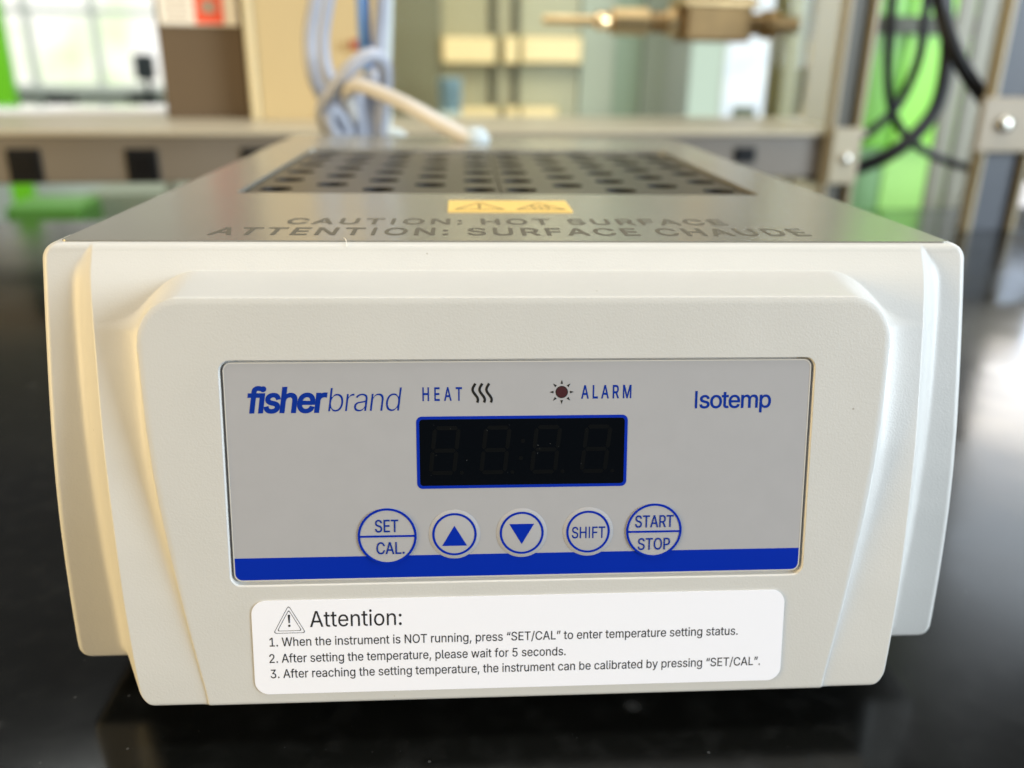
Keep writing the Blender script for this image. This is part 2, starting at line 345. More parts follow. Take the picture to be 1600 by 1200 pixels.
def smax(a, b, k): h = np.clip(0.5+0.5*(a-b)/k, 0, 1); return b*(1-h)+a*h+k*h*(1-h)
def smin(a, b, k): return -smax(-a, -b, k)
def front_shell():
    zs = np.concatenate([np.arange(-94, -92, .2), np.arange(-92, -67.6, .5), np.arange(-67.6, -65.4, .12), np.arange(-65.4, -21.6, .6), np.arange(-21.6, -17, .14), np.arange(-17, -3.2, .16), np.arange(-3.2, 0.001, .1), [0.0]])
    zs = np.unique(np.round(zs, 4))
    zz = [-94, -80, -60, -45, -30, -15, -3, 0]
    eBv = lambda z: np.interp(z, [-94, -87, -80, -70, -58, -45, -30, -15, -6, 0], [81.6, 82.5, 83.3, 84.3, 85.3, 86.5, 87.9, 89.2, 90.6, 91.6])
    eCv = lambda z: np.interp(z, [-94, -85, -77, -65, -56, -46, -38, -28, -20, -15, 0], [67.5, 69.3, 70.9, 73.0, 74.5, 75.8, 76.6, 77.2, 77.5, 77.5, 77.5])
    hA = lambda z: np.interp(z, [-94, -90, -80, -70, -60, -50, -40, -30, -18, -10, -3, 0], [18.2, 18.1, 17.5, 16.6, 15.4, 13.7, 11.5, 8.9, 5.5, 3.1, 0.9, 0.1])
    hBf = lambda z: np.interp(z, [-94, -87, -80, -70, -60, -50, -40, -32, -25, -15, -10, -6, -3, 0], [35.6, 34.2, 32.6, 30.3, 27.6, 24.6, 21.3, 18.2, 15.4, 11.2, 8.4, 5.6, 2.7, 0.1])
    def sm(f, w=2.5):
        return lambda z: sum(f(np.clip(z+o*w, -94, 0)) for o in (-1, -.5, 0, .5, 1))/5
    eC, eB, A_, B_ = sm(eCv, 4), sm(eBv, 4), sm(hA, 2), sm(hBf, 1.6)
    hC = lambda z: 21.27+(-20.47-z)*ST/CT
    base = np.concatenate([np.arange(0, 60, 2.0), np.arange(60, 63.4, .12)])
    half = [('abs', x) for x in base]
    def row(z):
        xl = 102.5
        r = 3.6
        if z > -r: xl -= r-math.sqrt(max(0, r*r-(r+z)**2))
        r2 = 3.0
        if z < -94+r2: q = (-94+r2)-z; xl -= r2-math.sqrt(max(0, r2*r2-q*q))
        c, b = float(eC(z)), float(eB(z))
        rb = 4.0
        if z < -94+rb: q = (-94+rb)-z; b -= rb-math.sqrt(max(0, rb*rb-q*q))
        j = max(b+.8, 92.5+.3)
        pts = list(base)
        seg = lambda a, e, n: list(a+(e-a)*(np.arange(1, n+1)/n))
        pts += seg(63.35, 63.35+(c-63.35)*.4, 6)
        p = pts[-1]; pts += seg(p, c+4, 78); pts += seg(c+4, b-2.0, 8); pts += seg(b-2.0, b+.6, 14); pts += seg(b+.6, j+1.2, 16); pts += seg(j+1.2, xl-2.2, 12); pts += seg(xl-2.2, xl, 14)
        return np.array(pts), c, b, j, xl
    R = []; H = []
    for z in zs:
        x, c, b, j, xl = row(z)
        a_ = float(A_(z)); b_ = float(B_(z)); c_ = hC(z)
        # B: plateau with wall between b and j, softly crowned
        slope = 1.0+0.8*min(1, max(0, (b_-a_-3)/12)); hb = b_-np.maximum(x-b, 0)*slope
        hb = smin(hb, b_+0*x, 0.9)
        kk = 0.25+min(2.2, 0.55*max(b_-a_, 0)); h = smax(hb, a_+0*x, kk)
        # C: nose frame
        r = 9.0; aa = x-c+r; bb = z+7.3+r
        out = np.hypot(np.maximum(aa, 0), max(bb, 0))-r; d = np.minimum(np.maximum(aa, bb), 0)+out
        nz = max(bb, 0)/np.maximum(np.hypot(np.maximum(aa, 0), max(bb, 0)), 1e-6); nz2 = nz**2
        dp = np.maximum(d, 0)
        L_ = 1.1+1.9*np.clip((-z-15)/50, 0, 1)
        drop = np.maximum(c_-b_, 0)
        e_ = np.minimum(hb, b_)-.25+(drop+.25)*(0.62*np.exp(-dp/(0.45*L_))+0.38*np.exp(-dp/(2.2+1.2*L_)))
        l_ = c_-dp*6.5
        ramp = e_*(1-nz2)+l_*nz2
        rnd = 0.9
        ramp = np.where(d > 0, ramp, c_-d*0.6)
        hc = smin(ramp, c_+0*x, min(0.9, 0.25+0.43*drop))
        h = smax(hc, h, min(0.5, 0.12+0.25*drop))
        # panel recess
        t = (-20.47-z)/CT; px = 61.55; t0, t1 = -0.75, 47.4; r = 2.3
        ax = x-px+r; at_ = max(t0-t, t-t1)+r
        dd = np.minimum(np.maximum(ax, at_), 0)+np.hypot(np.maximum(ax, 0), max(at_, 0))-r
        h = h-1.25*np.clip((-dd)/0.35+0.1, 0, 1)
        h = h+0.0
        # rounded rim
        rim = 1.7
        edge = np.minimum(xl-x, 99); q = np.clip(1-edge/rim, 0, 1); h = h-rim*(1-np.sqrt(np.maximum(1-q*q, 0)))
        zt = -z
        for dist, rr in ((zt, 1.3), (z+94, 1.1)):
            q = min(max(1-dist/rr, 0), 1); h = h-rr*(1-math.sqrt(max(1-q*q, 0)))
        R.append(x); H.append(h)
    R = np.array(R); H = np.array(H); nr, nc = R.shape
    X = np.concatenate([-R[:, :0:-1], R], 1); Hh = np.concatenate([H[:, :0:-1], H], 1); nc = X.shape[1]
    Z = np.repeat(zs[:, None], nc, 1)
    V = np.stack([X, -Hh, Z+HT-0.35], -1).reshape(-1, 3)
    F = []
    for i in range(nr-1):
        b0 = i*nc
        for j in range(nc-1): F.append((b0+j, b0+j+1, b0+nc+j+1, b0+nc+j))
    # skirt going back
    loop = [j for j in range(nc)]+[i*nc+nc-1 for i in range(1, nr)]+[(nr-1)*nc+j for j in range(nc-2, -1, -1)]+[i*nc for i in range(nr-2, 0, -1)]
    n0 = len(V); back = V[loop].copy(); back[:, 1] = 9.0
    V = np.concatenate([V, back]); k = len(loop)
    for i in range(k): a, b = loop[i], loop[(i+1) % k]; F.append((a, b, n0+(i+1) % k, n0+i))
    F.append(tuple(range(n0, n0+k)))
    o = mk('front_shell', V, F, shell, bath, smooth=True)
    return o
sharp(front_shell(), 60)

# body behind the front shell
V, F = prism(rrect(-98.4, 98.4, 9, 276, 1.5), 10-HT, -1.2, TF, rrect(-80.2, 80.2, 69.8, 208.2, 1.5)); mk('case', V, F, M_case, bath)
# top plate with well opening
out_ = rrect(-98.6, 98.6, 0.9, 277, 1.5); inn = rrect(-78.7, 78.7, 71.5, 206.5, 1.5)
V, F = prism(out_, -1.15, 0.0, TF, inn); plate = mk('top_plate', V, F, M_plate, bath)
# well walls (dark)
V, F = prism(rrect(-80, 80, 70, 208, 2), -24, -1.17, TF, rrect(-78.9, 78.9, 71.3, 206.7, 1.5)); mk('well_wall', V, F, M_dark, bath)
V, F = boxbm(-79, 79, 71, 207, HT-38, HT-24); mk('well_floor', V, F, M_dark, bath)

def heating_block():
    """one drilled aluminium block, 0..77.6 wide; left block: near-seam holes at +6.3 from its inner side"""
    cu = bpy.data.curves.new('b', 'CURVE'); cu.dimensions = '2D'; cu.fill_mode = 'BOTH'; cu.extrude = 11.0*MM
    def loop(P):
        s = cu.splines.new('POLY'); s.points.add(len(P)-1); s.use_cyclic_u = True
        for p, q in zip(s.points, P): p.co = (q[0]*MM, q[1]*MM, 0, 1)
    loop(rrect(0.2, 77.9, 72.4, 205.6, 1.2))
    for i in range(11):
        y = 87.6+i*11.1
        for x in ((6.6, 38.5, 70.4) if i % 2 == 0 else (22.6, 54.4)): loop(circle(x, y, 5.25, 28))
    o = bpy.data.objects.new('b', cu); COL.objects.link(o); dg = bpy.context.evaluated_depsgraph_get(); dg.update()
    me = bpy.data.meshes.new_from_object(o.evaluated_get(dg)); bpy.data.objects.remove(o)
    return me
me = heating_block(); me.name = 'heating_block'; me.materials.clear(); me.materials.append(M_block); me.materials.append(mat('bore_wall_shade', (24, 23, 22), rough=.5, metal=.4))  # near-black walls put the shade of the bores into the colour
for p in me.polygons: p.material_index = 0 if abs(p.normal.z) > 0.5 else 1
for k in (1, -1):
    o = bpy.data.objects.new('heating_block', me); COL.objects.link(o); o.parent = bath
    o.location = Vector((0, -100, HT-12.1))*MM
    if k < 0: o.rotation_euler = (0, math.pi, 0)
text('caution_lettering', 'CAUTION: HOT SURFACE', M_grey_ink, plate, TF, -54.7, 20.8, 53.4, 7.6, n=0.0, th=0.05, flip=1, off=0.014, space=1.15)
text('attention_lettering', 'ATTENTION: SURFACE CHAUDE', M_grey_ink, plate, TF, -69.3, 7.2, 69.2, 8.6, n=0.0, th=0.05, flip=1, off=0.014, space=1.15)
V, F = prism(rrect(-16, 17, 38.6, 56.6, 0.4), 0.0, 0.35, TF); ys = mk('warning_sticker', V, F, M_yellow, plate)
bath_pl = bath
def tri(cx, cy_, w, h): return [(cx-w/2, cy_-h/2), (cx+w/2, cy_-h/2), (cx, cy_+h/2)]
def tri_out(cx, cy_, w, h, th, fr, n0, n1, up=1):
    o_ = [(cx-w/2, cy_-up*h/2), (cx+w/2, cy_-up*h/2), (cx, cy_+up*h/2)]; g = (cx, cy_-up*h/6); f_ = 1-th/(h/3)
    return prism(o_, n0, n1, fr, [(g[0]+(a-g[0])*f_, g[1]+(b-g[1])*f_) for a, b in o_])
def strip2(pts, w, fr, n0, n1):
    """flat ribbon along 2-D points"""
    L1 = []; L2 = []
    for i, p in enumerate(pts):
        a = pts[max(i-1, 0)]; b = pts[min(i+1, len(pts)-1)]; dx, dy = b[0]-a[0], b[1]-a[1]; l = math.hypot(dx, dy) or 1
        L1.append((p[0]-dy/l*w/2, p[1]+dx/l*w/2)); L2.append((p[0]+dy/l*w/2, p[1]-dx/l*w/2))
    P = L1+L2[::-1]; k = len(P); n = len(pts)
    V = [fr(a, b, n0) for a, b in P]+[fr(a, b, n1) for a, b in P]; F = []
    for i in range(n-1):
        F.append([k+i, k+i+1, k+k-2-i, k+k-1-i]); F.append([i, k-1-i, k-2-i, i+1])
    F += [[i, (i+1) % k, k+(i+1) % k, k+i] for i in range(k)]
    return V, F
G = [tri_out(-7.6, 46.6, 13.5, 11.5, 0.45, TF, .36, .42), tri_out(8.8, 46.6, 13.5, 11.5, 0.45, TF, .36, .42),
     prism(rrect(-7.95, -7.25, 44.6, 49, 0.2, 2), .36, .42, TF), prism(rrect(-8, -7.2, 42.6, 43.6, 0.2, 2), .36, .42, TF)]
for dx in (-1.9, 0, 1.9):
    G.append(strip2([(8.8+dx+0.55*math.sin(t*2*math.pi), 42.8+4.2*t) for t in np.linspace(0, 1, 9)], 0.45, TF, .36, .42))
V, F = merge(*G); mk('warning_symbols', V, F, M_yink, plate)
for sx_ in (-1, 1):
    for y in (28, 250):
        V, F = lathe([(0, 8), (0.6, 8.8), (9, 8.8), (10.05, 8.4)], (sx_*78, y, 0), (0, 0, 1)); mk('rubber_foot', V, F, M_rubber, bath, smooth=True)
# hairline and dust on the top edge
V, F = tube([(-38.4, 3.2, HT+.12), (-38.0, 1.6, HT+.3), (-37.6, 0.4, HT+.1), (-37.3, -.9, HT-1.0)], 0.06, 5); 
tag(mk('dust_fibre', V, F, mat('lint', (240, 235, 225), rough=0.8)), 'tiny pale curl of lint on the front edge of the heater top', 'lint')

# control panel
V, F = prism(rrect(-60.85, 60.85, -0.05, 46.75, 1.7), -1.2, -0.35, PF); panel = mk('control_panel', V, F, M_panel, bath)
N0 = -0.35
# thin clear edge line of the membrane
V, F = prism(rrect(-60.85, 60.85, -0.05, 46.75, 1.7), N0, N0+.03, PF, rrect(-60.6, 60.6, 0.2, 46.5, 1.5)); mk('membrane_edge', V, F, mat('membrane_rim', (196, 194, 188), rough=.3), panel)
# blue stripe with cut-outs is simply overlaid by the keys
V, F = prism(rrect(-60.6, 60.6, 41.6, 46.5, 1.5), N0, N0+.03, PF)
V = [(x, y, z) for x, y, z in V]
def stripe():
    P = [(-60.6, 41.6), (60.6, 41.6), (60.6, 45.0)]+[(59.1+1.5*math.cos(math.radians(a)), 45.0+1.5*math.sin(math.radians(a))) for a in (22, 45, 68, 90)]+[(-59.1+1.5*math.cos(math.radians(a)), 45.0+1.5*math.sin(math.radians(a))) for a in (90, 112, 135, 158, 180)]
    return prism(P, N0, N0+.03, PF)
V, F = stripe(); mk('blue_stripe', V, F, M_blue, panel)
text('brand_lettering_bold', 'fisher', M_navy, panel, PF, -56.2, 10.28, -40.0, 5.05, n=N0, th=.03, off=0.022, shear=0.16, space=0.92, capref='h', res=5)
text('brand_lettering_light', 'brand', M_navy, panel, PF, -40.0, 10.28, -24.9, 5.05, n=N0, th=.03, off=-0.010, shear=0.16, space=0.92, capref='h', res=5)
text('model_lettering', 'Isotemp', M_navy, panel, PF, 36.3, 10.25, 52.6, 3.6, n=N0, th=.03, off=0.010, space=0.93, res=5)
text('heat_lettering', 'HEAT', M_navy, panel, PF, -20.7, 8.17, -12.55, 2.75, n=N0, th=.03, off=0.012, space=1.5)
text('alarm_lettering', 'ALARM', M_navy, panel, PF, 12.2, 7.95, 22.75, 2.72, n=N0, th=.03, off=0.014, space=1.4)
G = []
for k in range(3):
    x0 = -9.85+k*1.42
    G.append(strip2([(x0+0.45*math.sin(2*math.pi*t*1.0+2.6)+0.35*(t-.5), 4.65+4.0*t) for t in np.linspace(0, 1, 20)], 0.52, PF, N0, N0+.03))
V, F = merge(*G); mk('heat_symbol', V, F, M_ink, panel)
V, F = prism(circle(8.13, 6.58, 1.15, 32), N0, N0+.03, PF); mk('alarm_indicator', V, F, M_red, panel)
V, F = prism(circle(8.13, 6.58, 1.3, 32), N0, N0+.025, PF, circle(8.13, 6.58, 1.15, 32)); G = [(V, F)]
for k in range(8):
    a = math.pi/4*k; c_, s_ = math.cos(a), math.sin(a); f_ = lambda r, w: (8.13+r*c_-w*s_, 6.58+r*s_+w*c_)
    G.append(prism([f_(1.72, -.27), f_(2.55, 0), f_(1.72, .27)], N0, N0+.03, PF))
V, F = merge(*G); mk('alarm_symbol', V, F, M_ink, panel)
# display
dx0, dx1, dt0, dt1 = -22.1, 22.15, 11.5, 27.0
V, F = prism(rrect(dx0, dx1, dt0, dt1, 1.2), N0, N0+.04, PF, rrect(dx0+.62, dx1-.62, dt0+.62, dt1-.62, .7)); disp = mk('display_border', V, F, M_blue, panel)
V, F = prism(rrect(dx0+.63, dx1-.63, dt0+.63, dt1-.63, .7), N0-.1, N0+.03, PF); mk('display_window', V, F, M_black, panel)
def seg8(x0):
    G = []; w, h = 5.6, 9.6; t0, t1 = 14.0, 23.6; sl = 0.11
    X = lambda x, t: x0+x+(t1-t)*sl
    th = .85
    def hor(t):
        return prism([(X(.9, t), t-th/2), (X(w-.9, t), t-th/2), (X(w-.5, t), t), (X(w-.9, t), t+th/2), (X(.9, t), t+th/2), (X(.5, t), t)], N0+.031, N0+.04, PF)
    def ver(x, ta, tb):
        return prism([(X(x-th/2, ta+.6), ta+.6), (X(x, ta+.15), ta+.15), (X(x+th/2, ta+.6), ta+.6), (X(x+th/2, tb-.6), tb-.6), (X(x, tb-.15), tb-.15), (X(x-th/2, tb-.6), tb-.6)], N0+.031, N0+.04, PF)
    tm = (t0+t1)/2
    for t in (t0, tm, t1): G.append(hor(t))
    for x in (0.35, w-.35): G.append(ver(x, t0, tm)); G.append(ver(x, tm, t1))
    G.append(prism(circle(x0+w+1.3, t1, .42, 14), N0+.031, N0+.04, PF))
    return merge(*G)
for x0 in (-19.6, -9.0, 1.6, 12.2):
    V, F = seg8(x0); mk('display_digit', V, F, M_seg, panel)
V, F = merge(prism(circle(0.1, 16.9, .45, 14), N0+.031, N0+.04, PF), prism(circle(-.3, 20.6, .45, 14), N0+.031, N0+.04, PF)); mk('display_colon', V, F, M_seg, panel)
G = []
for i in range(16):
    x = random.uniform(dx0+1, dx1-1); t = random.uniform(dt0+1, dt1-1); G.append(prism(circle(x, t, random.uniform(.02, .045), 6), N0+.03, N0+.06, PF))
V, F = merge(*G); tag(mk('display_dust', V, F, mat('dust_grain', (150, 150, 150), rough=.8), panel), kind='stuff')

# keys
def dome(cx, ct, r, h, n0, fr=PF, n=48):
    prof = [(r+.75, 0), (r+.55, h*.35), (r+.2, h*.85), (r, h)]; V = []; F = []
    for i, (q, hh) in enumerate(prof):
        V += [fr(a, b, n0+hh) for a, b in circle(cx, ct, q, n)]
        if i: F += [[(i-1)*n+k, (i-1)*n+(k+1) % n, i*n+(k+1) % n, i*n+k] for k in range(n)]
    F.append([(len(prof)-1)*n+k for k in range(n)]); return V, F
def key(cx, ct, r, lw, raised=True):
    if raised: V, F = dome(cx, ct, r, .16, N0+.031)
    else: V, F = prism(circle(cx, ct, r-.03, 48), N0, N0+.16, PF)
    b = mk('button', V, F, M_disc, bath, smooth=True); sharp(b, 40)
    top = N0+.031+.16
    V, F = prism(circle(cx, ct, r, 56), top-.02, top+.03, PF, circle(cx, ct, r-lw, 56)); mk('ring', V, F, M_blue, b)
    return b, top
b, tp = key(-28.58, 37.25, 6.2, .5, False)
V, F = prism(rrect(-34.4, -22.8, 37.0, 37.45, .05, 1), tp, tp+.03, PF); mk('divider_line', V, F, M_blue, b)
text('key_lettering', 'SET', M_navy, b, PF, -31.1, 36.3, -26.2, 2.7, n=tp, th=.03, off=.008); text('key_lettering', 'CAL.', M_navy, b, PF, -30.9, 41.15, -25.0, 2.6, n=tp, th=.03, off=.008)
b, tp = key(28.4, 37.0, 6.05, .5, False)
V, F = prism(rrect(22.6, 34.2, 37.0, 37.45, .05, 1), tp, tp+.03, PF); mk('divider_line', V, F, M_blue, b)
text('key_lettering', 'START', M_navy, b, PF, 24.3, 36.25, 32.6, 2.65, n=tp, th=.03, off=.008); text('key_lettering', 'STOP', M_navy, b, PF, 25.0, 41.3, 32.0, 2.6, n=tp, th=.03, off=.008)
b, tp = key(14.14, 37.0, 4.7, .48)
text('key_lettering', 'SHIFT', M_navy, b, PF, 10.65, 38.4, 17.85, 2.5, n=tp, th=.03, off=.008)
b, tp = key(-14.4, 37.05, 4.7, .48)
V, F = prism([(-17.05, 39.6), (-11.75, 39.6), (-14.4, 35.15)], tp, tp+.03, PF); mk('up_arrow', V, F, M_blue, b)
b, tp = key(-0.1, 37.0, 4.7, .48)
V, F = prism([(-2.75, 35.0), (2.55, 35.0), (-0.1, 39.5)], tp, tp+.03, PF); mk('down_arrow', V, F, M_blue, b)

# attention sticker
V, F = prism(rrect(-57.6, 57.9, 51.0, 72.4, 3.0, 10), 0.0, 0.16, PF); st = mk('attention_sticker', V, F, M_sticker, bath)
n_ = .16
text('sticker_heading', 'Attention:', M_stext, st, PF, -45.4, 57.1, -25.9, 3.6, n=n_, th=.02, off=.002, res=4, capref='A')
for s_, x0, bl, x1 in (('1. When the instrument is NOT running, press \u201cSET/CAL\u201d to enter temperature setting status.', -54.1, 61.33, 47.8),
                       ('2. After setting the temperature, please wait for 5 seconds.', -54.3, 65.1, 9.65),
                       ('3. After reaching the setting temperature, the instrument can be calibrated by pressing \u201cSET/CAL\u201d.', -54.2, 68.66, 53.2)):
    text('sticker_text', s_, M_stext, st, PF, x0, bl, x1, 1.98, n=n_, th=.02, off=.005)
def rtri(cx, yb, yt, w, r, sh):
    A = [(cx-w/2, yb), (cx+w/2, yb), (cx, yt)]; g = (cx, (2*yb+yt)/3); A = [(g[0]+(a-g[0])*sh, g[1]+(b-g[1])*sh) for a, b in A]; out = []
    for i in range(3):
        p = Vector(A[i]); q1 = (Vector(A[i-1])-p).normalized(); q2 = (Vector(A[(i+1) % 3])-p).normalized()
        a = p+q1*r; b_ = p+q2*r
        for k in range(5): t = k/4; out.append(tuple((1-t)**2*a+2*t*(1-t)*p+t*t*b_))
    return out
G = [prism(rtri(-49.75, 58.4, 52.0, 6.9, .75, 1.0), n_, n_+.02, PF, rtri(-49.75, 58.4, 52.0, 6.9, .7, .95)),
     prism(rtri(-49.75, 58.4, 52.0, 6.9, .5, .76), n_, n_+.02, PF, rtri(-49.75, 58.4, 52.0, 6.9, .48, .71)),
     prism([(-50.0, 54.2), (-49.5, 54.2), (-49.62, 56.1), (-49.88, 56.1)], n_, n_+.02, PF), prism(circle(-49.75, 56.7, .27, 16), n_, n_+.02, PF)]
V, F = merge(*G); mk('warning_triangle', V, F, M_stext, st)

# ------------------------------------------------------------------ reagent shelf behind
M_rail = mat('taupe_rail_paint', (108, 101, 91), rough=0.45, var=0.04, vscale=6)
M_board = mat('beige_shelf_edge', (168, 160, 140), rough=0.35, var=0.03, vscale=6)
M_sock = mat('black_socket', (12, 15, 19), rough=0.5, spec=0.15)
M_steel = mat('bolt_steel', (190, 188, 180), rough=0.25, metal=0.9)
sR, zT = at(1290, 212, 0); zT = 80.8; zB = 42.8
def thing_at(name, s, d, z, label, cat, group=None): return thing(name, W(s, d, z), label, cat, group)
rail = thing_at('power_rail', 350, 30, zB, 'long taupe power rail with black sockets running behind the heater, above the bench', 'power rail')
V, F = wbox(-700, sR, 0, 60, zB, zT, 1.5); mk('trunking', V, F, M_rail, rail)
V, F = wbox(sR, sR+9, 2, 62, zB-6, zT-2, 1); mk('end_cap', V, F, mat('dark_end_cap', (30, 34, 38), rough=.5), rail)
def socket(u0, v0, u1, v1, tilt=0):
    s0, z1 = at(u0, v0, 0); s1, z0 = at(u1, v1, 0)
    # proud faceplate
    sk = mk('socket', *wbox(s0, s1, -2.5, 1, z0, z1, 1.2), M_sock, rail)
    c = (s0+s1)/2; zc = (z0+z1)/2; w = (s1-s0)
    mk('socket_face', *wbox(c-w*.33, c+w*.33, -3.3, -2.45, zc-w*.3, zc+w*.3, .3), mat('socket_face_black', (7, 8, 11), rough=.4, spec=.15), sk)
    return sk
socket(8, 232, 70, 285); socket(194, 232, 251, 284); socket(376, 231, 420, 262); socket(1148, 230, 1178, 254); socket(566, 231, 612, 270); socket(760, 231, 800, 262); socket(955, 231, 990, 258)
V, F = wbox(-700, sR+40, -4, 205, zT, zT+4.5, 1.2)
tag(mk('shelf_board', V, F, M_board), 'beige shelf board lying along the top of the power rail', 'shelf')
zS = zT+4.5
# uprights
def post(u0, u1, v, d0, d1, m, label, group='beige uprights of the reagent shelf', ztop=560):
    s0, _ = at(u0, v, d0); s1, _ = at(u1, v, d0)
    r = thing_at('shelf_upright', (s0+s1)/2, d0, 0, label, 'upright', group)
    w = s1-s0
    mk('web', *wbox(s0+3, s1-3, d0+8, d1, 0, ztop, .5), m[1], r); mk('flange', *wbox(s0, s0+4, d0, d1, 0, ztop, .8), m[0], r); mk('flange', *wbox(s1-4, s1, d0, d1, 0, ztop, .8), m[0], r)
    return r, s0, s1
M_post = mat('beige_post_paint', (158, 148, 122), rough=.4); M_pdark = mat('dark_post_channel', (62, 58, 42), rough=.5); M_bluegrey = mat('blue_grey_channel', (56, 60, 68), rough=.5)
r_, s0, s1 = post(1298, 1345, 215, -12, 2, (M_post, M_pdark), 'beige channel upright at the end of the power rail')
V, F = wbox(s0+1, s1-1, -16, -11.5, zB-4, zT+8, .8); mk('bracket', V, F, M_post, r_)
V, F = lathe([(0, 5), (1.5, 5), (4, 4.2), (5, 2)], W((s0+s1)/2, -16, 62), (0.108, -0.994, 0)); mk('bolt', V, F, M_steel, r_, smooth=True)
r_, s0, s1 = post(1548, 1625, 180, -60, -46, (M_post, M_bluegrey), 'beige and blue grey channel upright at the right edge of the picture')
V, F = wbox(s0-14, s1+30, -68, -61, 72, 118, 1.2); mk('bracket', V, F, mat('bracket_taupe', (142, 130, 108), rough=.45), r_)
V, F = lathe([(0, 7), (2, 7), (5, 6), (6.5, 3)], W(s0+8, -68, 96), (0.108, -0.994, 0)); mk('bolt', V, F, M_steel, r_, smooth=True)
# supports under rail left, out of view mostly
for s in (-560,):
    tag(mk('shelf_upright', *wbox(s, s+30, 5, 55, 0, zB), M_post), 'plain beige upright under the far left end of the power rail', 'upright', None)

# brown box with a paper label
s0, z_ = at(262, 185, 150); s1, _ = at(392, 185, 150)
bx = thing_at('brown_box', (s0+s1)/2, 150, zS, 'tall dark brown box with a white and red label, standing on the shelf', 'box')
mk('carton', *wbox(s0, s1, 150, 200, zS, 330, 1.5), mat('brown_board', (86, 70, 50), rough=.6, var=.05, vscale=12), bx)
a0, zb_ = at(250, 38, 149); a1, zt_ = at(366, -30, 149)
lb = mk('paper_label', *wbox(a0, a1, 148.6, 149.6, zb_, zt_), mat('label_paper', (228, 222, 208), rough=.6), bx)
c0, _ = at(306, 36, 148); c1, _ = at(350, 36, 148)
mk('red_patch', *wbox(c0, c1, 148.0, 148.5, zb_+1.5, zt_-3), mat('label_red', (226, 72, 34), rough=.6), lb)
G = []
for i in range(4): G.append(wbox(a0+5, c0-5, 148.1, 148.5, zb_+6+i*9, zb_+8.5+i*9))
G.append(wbox(c0+6, c1-6, 147.6, 147.9, zb_+10, zb_+22)); V, F = merge(*G); mk('print_line', V, F, mat('faded_print', (150, 130, 110), rough=.7), lb)
# cream cabinet
s0, _ = at(394, 185, 120); s1, _ = at(612, 190, 120)
cb = thing_at('cream_cabinet', (s0+s1)/2, 120, zS, 'cream panelled cabinet side standing on the shelf behind the cable bundle', 'cabinet')
M_cream = mat('cream_paint', (184, 164, 122), rough=.42, var=.02, vscale=8)
mk('side_panel', *wbox(s0+8, s1-4, 124, 205, zS, 420, 1), M_cream, cb)
mk('corner_post', *wbox(s0, s0+8, 120, 205, zS, 420, 1.5), mat('cream_trim', (204, 188, 148), rough=.35), cb)
mk('glass_edge', *wbox(s1-4, s1, 118, 205, zS, 420, .6), mat('pale_glass_edge', (205, 214, 205), rough=.15), cb)
# cabinet of coloured panels behind glass
back = thing('tall_cupboard', W(800, 700, -900), 'tall olive and grey cupboard with glowing panels standing in for warm glass reflections, seen behind the shelf', 'cupboard')
cols = [(560, 690, (128, 122, 98)), (690, 764, (176, 164, 132)), (764, 776, (104, 96, 74)), (776, 800, (172, 160, 130)), (800, 812, (104, 96, 74)), (812, 905, (180, 170, 140)), (905, 960, (172, 172, 152)), (960, 1004, (146, 158, 134)), (1004, 1042, (162, 166, 154)), (1042, 1082, (176, 178, 172))]
for i, (u0, u1, c) in enumerate(cols):
    s0, _ = at(u0, 100, 700); s1, _ = at(u1, 100, 700)
    mk('door_panel', *wbox(s0+.8, s1-.8, 700+(i % 2)*5, 740, -900, 900, 1.2), mat('panel_tone_%d' % i, c, rough=.35, var=.05, vscale=4), back)
M_glow = mat('warm_reflection_glow', (200, 180, 140), rough=.4, emit=(252, 212, 150), es=0.5)  # glowing panels stand in for ceiling light reflected in the glass
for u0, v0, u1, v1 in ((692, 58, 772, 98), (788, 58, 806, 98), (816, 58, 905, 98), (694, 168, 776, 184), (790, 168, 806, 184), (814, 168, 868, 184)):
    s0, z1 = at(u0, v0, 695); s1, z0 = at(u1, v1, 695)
    lp = mk('reflection_border', *wbox(s0-4, s1+4, 690, 699.8, z0-3, z1+3, 1), mat('reflection_border_paint', (170, 150, 105), rough=.5), back)
    mk('reflection_glow', *wbox(s0, s1, 686, 690.4, z0, z1, 1), M_glow, lp)
# blue beaker on a far ledge in front of cupboard
s0, zt = at(684, 122, 620); s1, z0 = at(722, 184, 620)
bk = thing_at('blue_beaker', (s0+s1)/2, 620, z0, 'small pale blue plastic beaker standing before the olive cupboard', 'beaker')
V, F = lathe([(0, (s1-s0)*.42), (2, (s1-s0)*.46), (zt-z0-3, (s1-s0)*.5), (zt-z0, (s1-s0)*.53)], W((s0+s1)/2, 620, z0), (0, 0, 1)); mk('cup', V, F, mat('pale_blue_plastic', (150, 178, 196), rough=.3), bk, smooth=True)
V, F = lathe([(0, (s1-s0)*.425), (9, (s1-s0)*.455)], W((s0+s1)/2-2, 617, z0+1), (0, 0, 1)); mk('liquid_band', V, F, mat('pale_band', (215, 226, 220), rough=.3), bk, smooth=True)
tag(mk('ledge', *wbox(at(640, 180, 640)[0], at(1085, 180, 640)[0], 590, 660, z0-14, z0, 1), M_board), 'narrow beige ledge in front of the olive cupboard', 'ledge')
tag(mk('ledge_post', *wbox(at(640, 180, 640)[0]+10, at(640, 180, 640)[0]+40, 600, 650, -900, z0-14, 1), M_board), 'beige leg under the narrow ledge', 'leg')
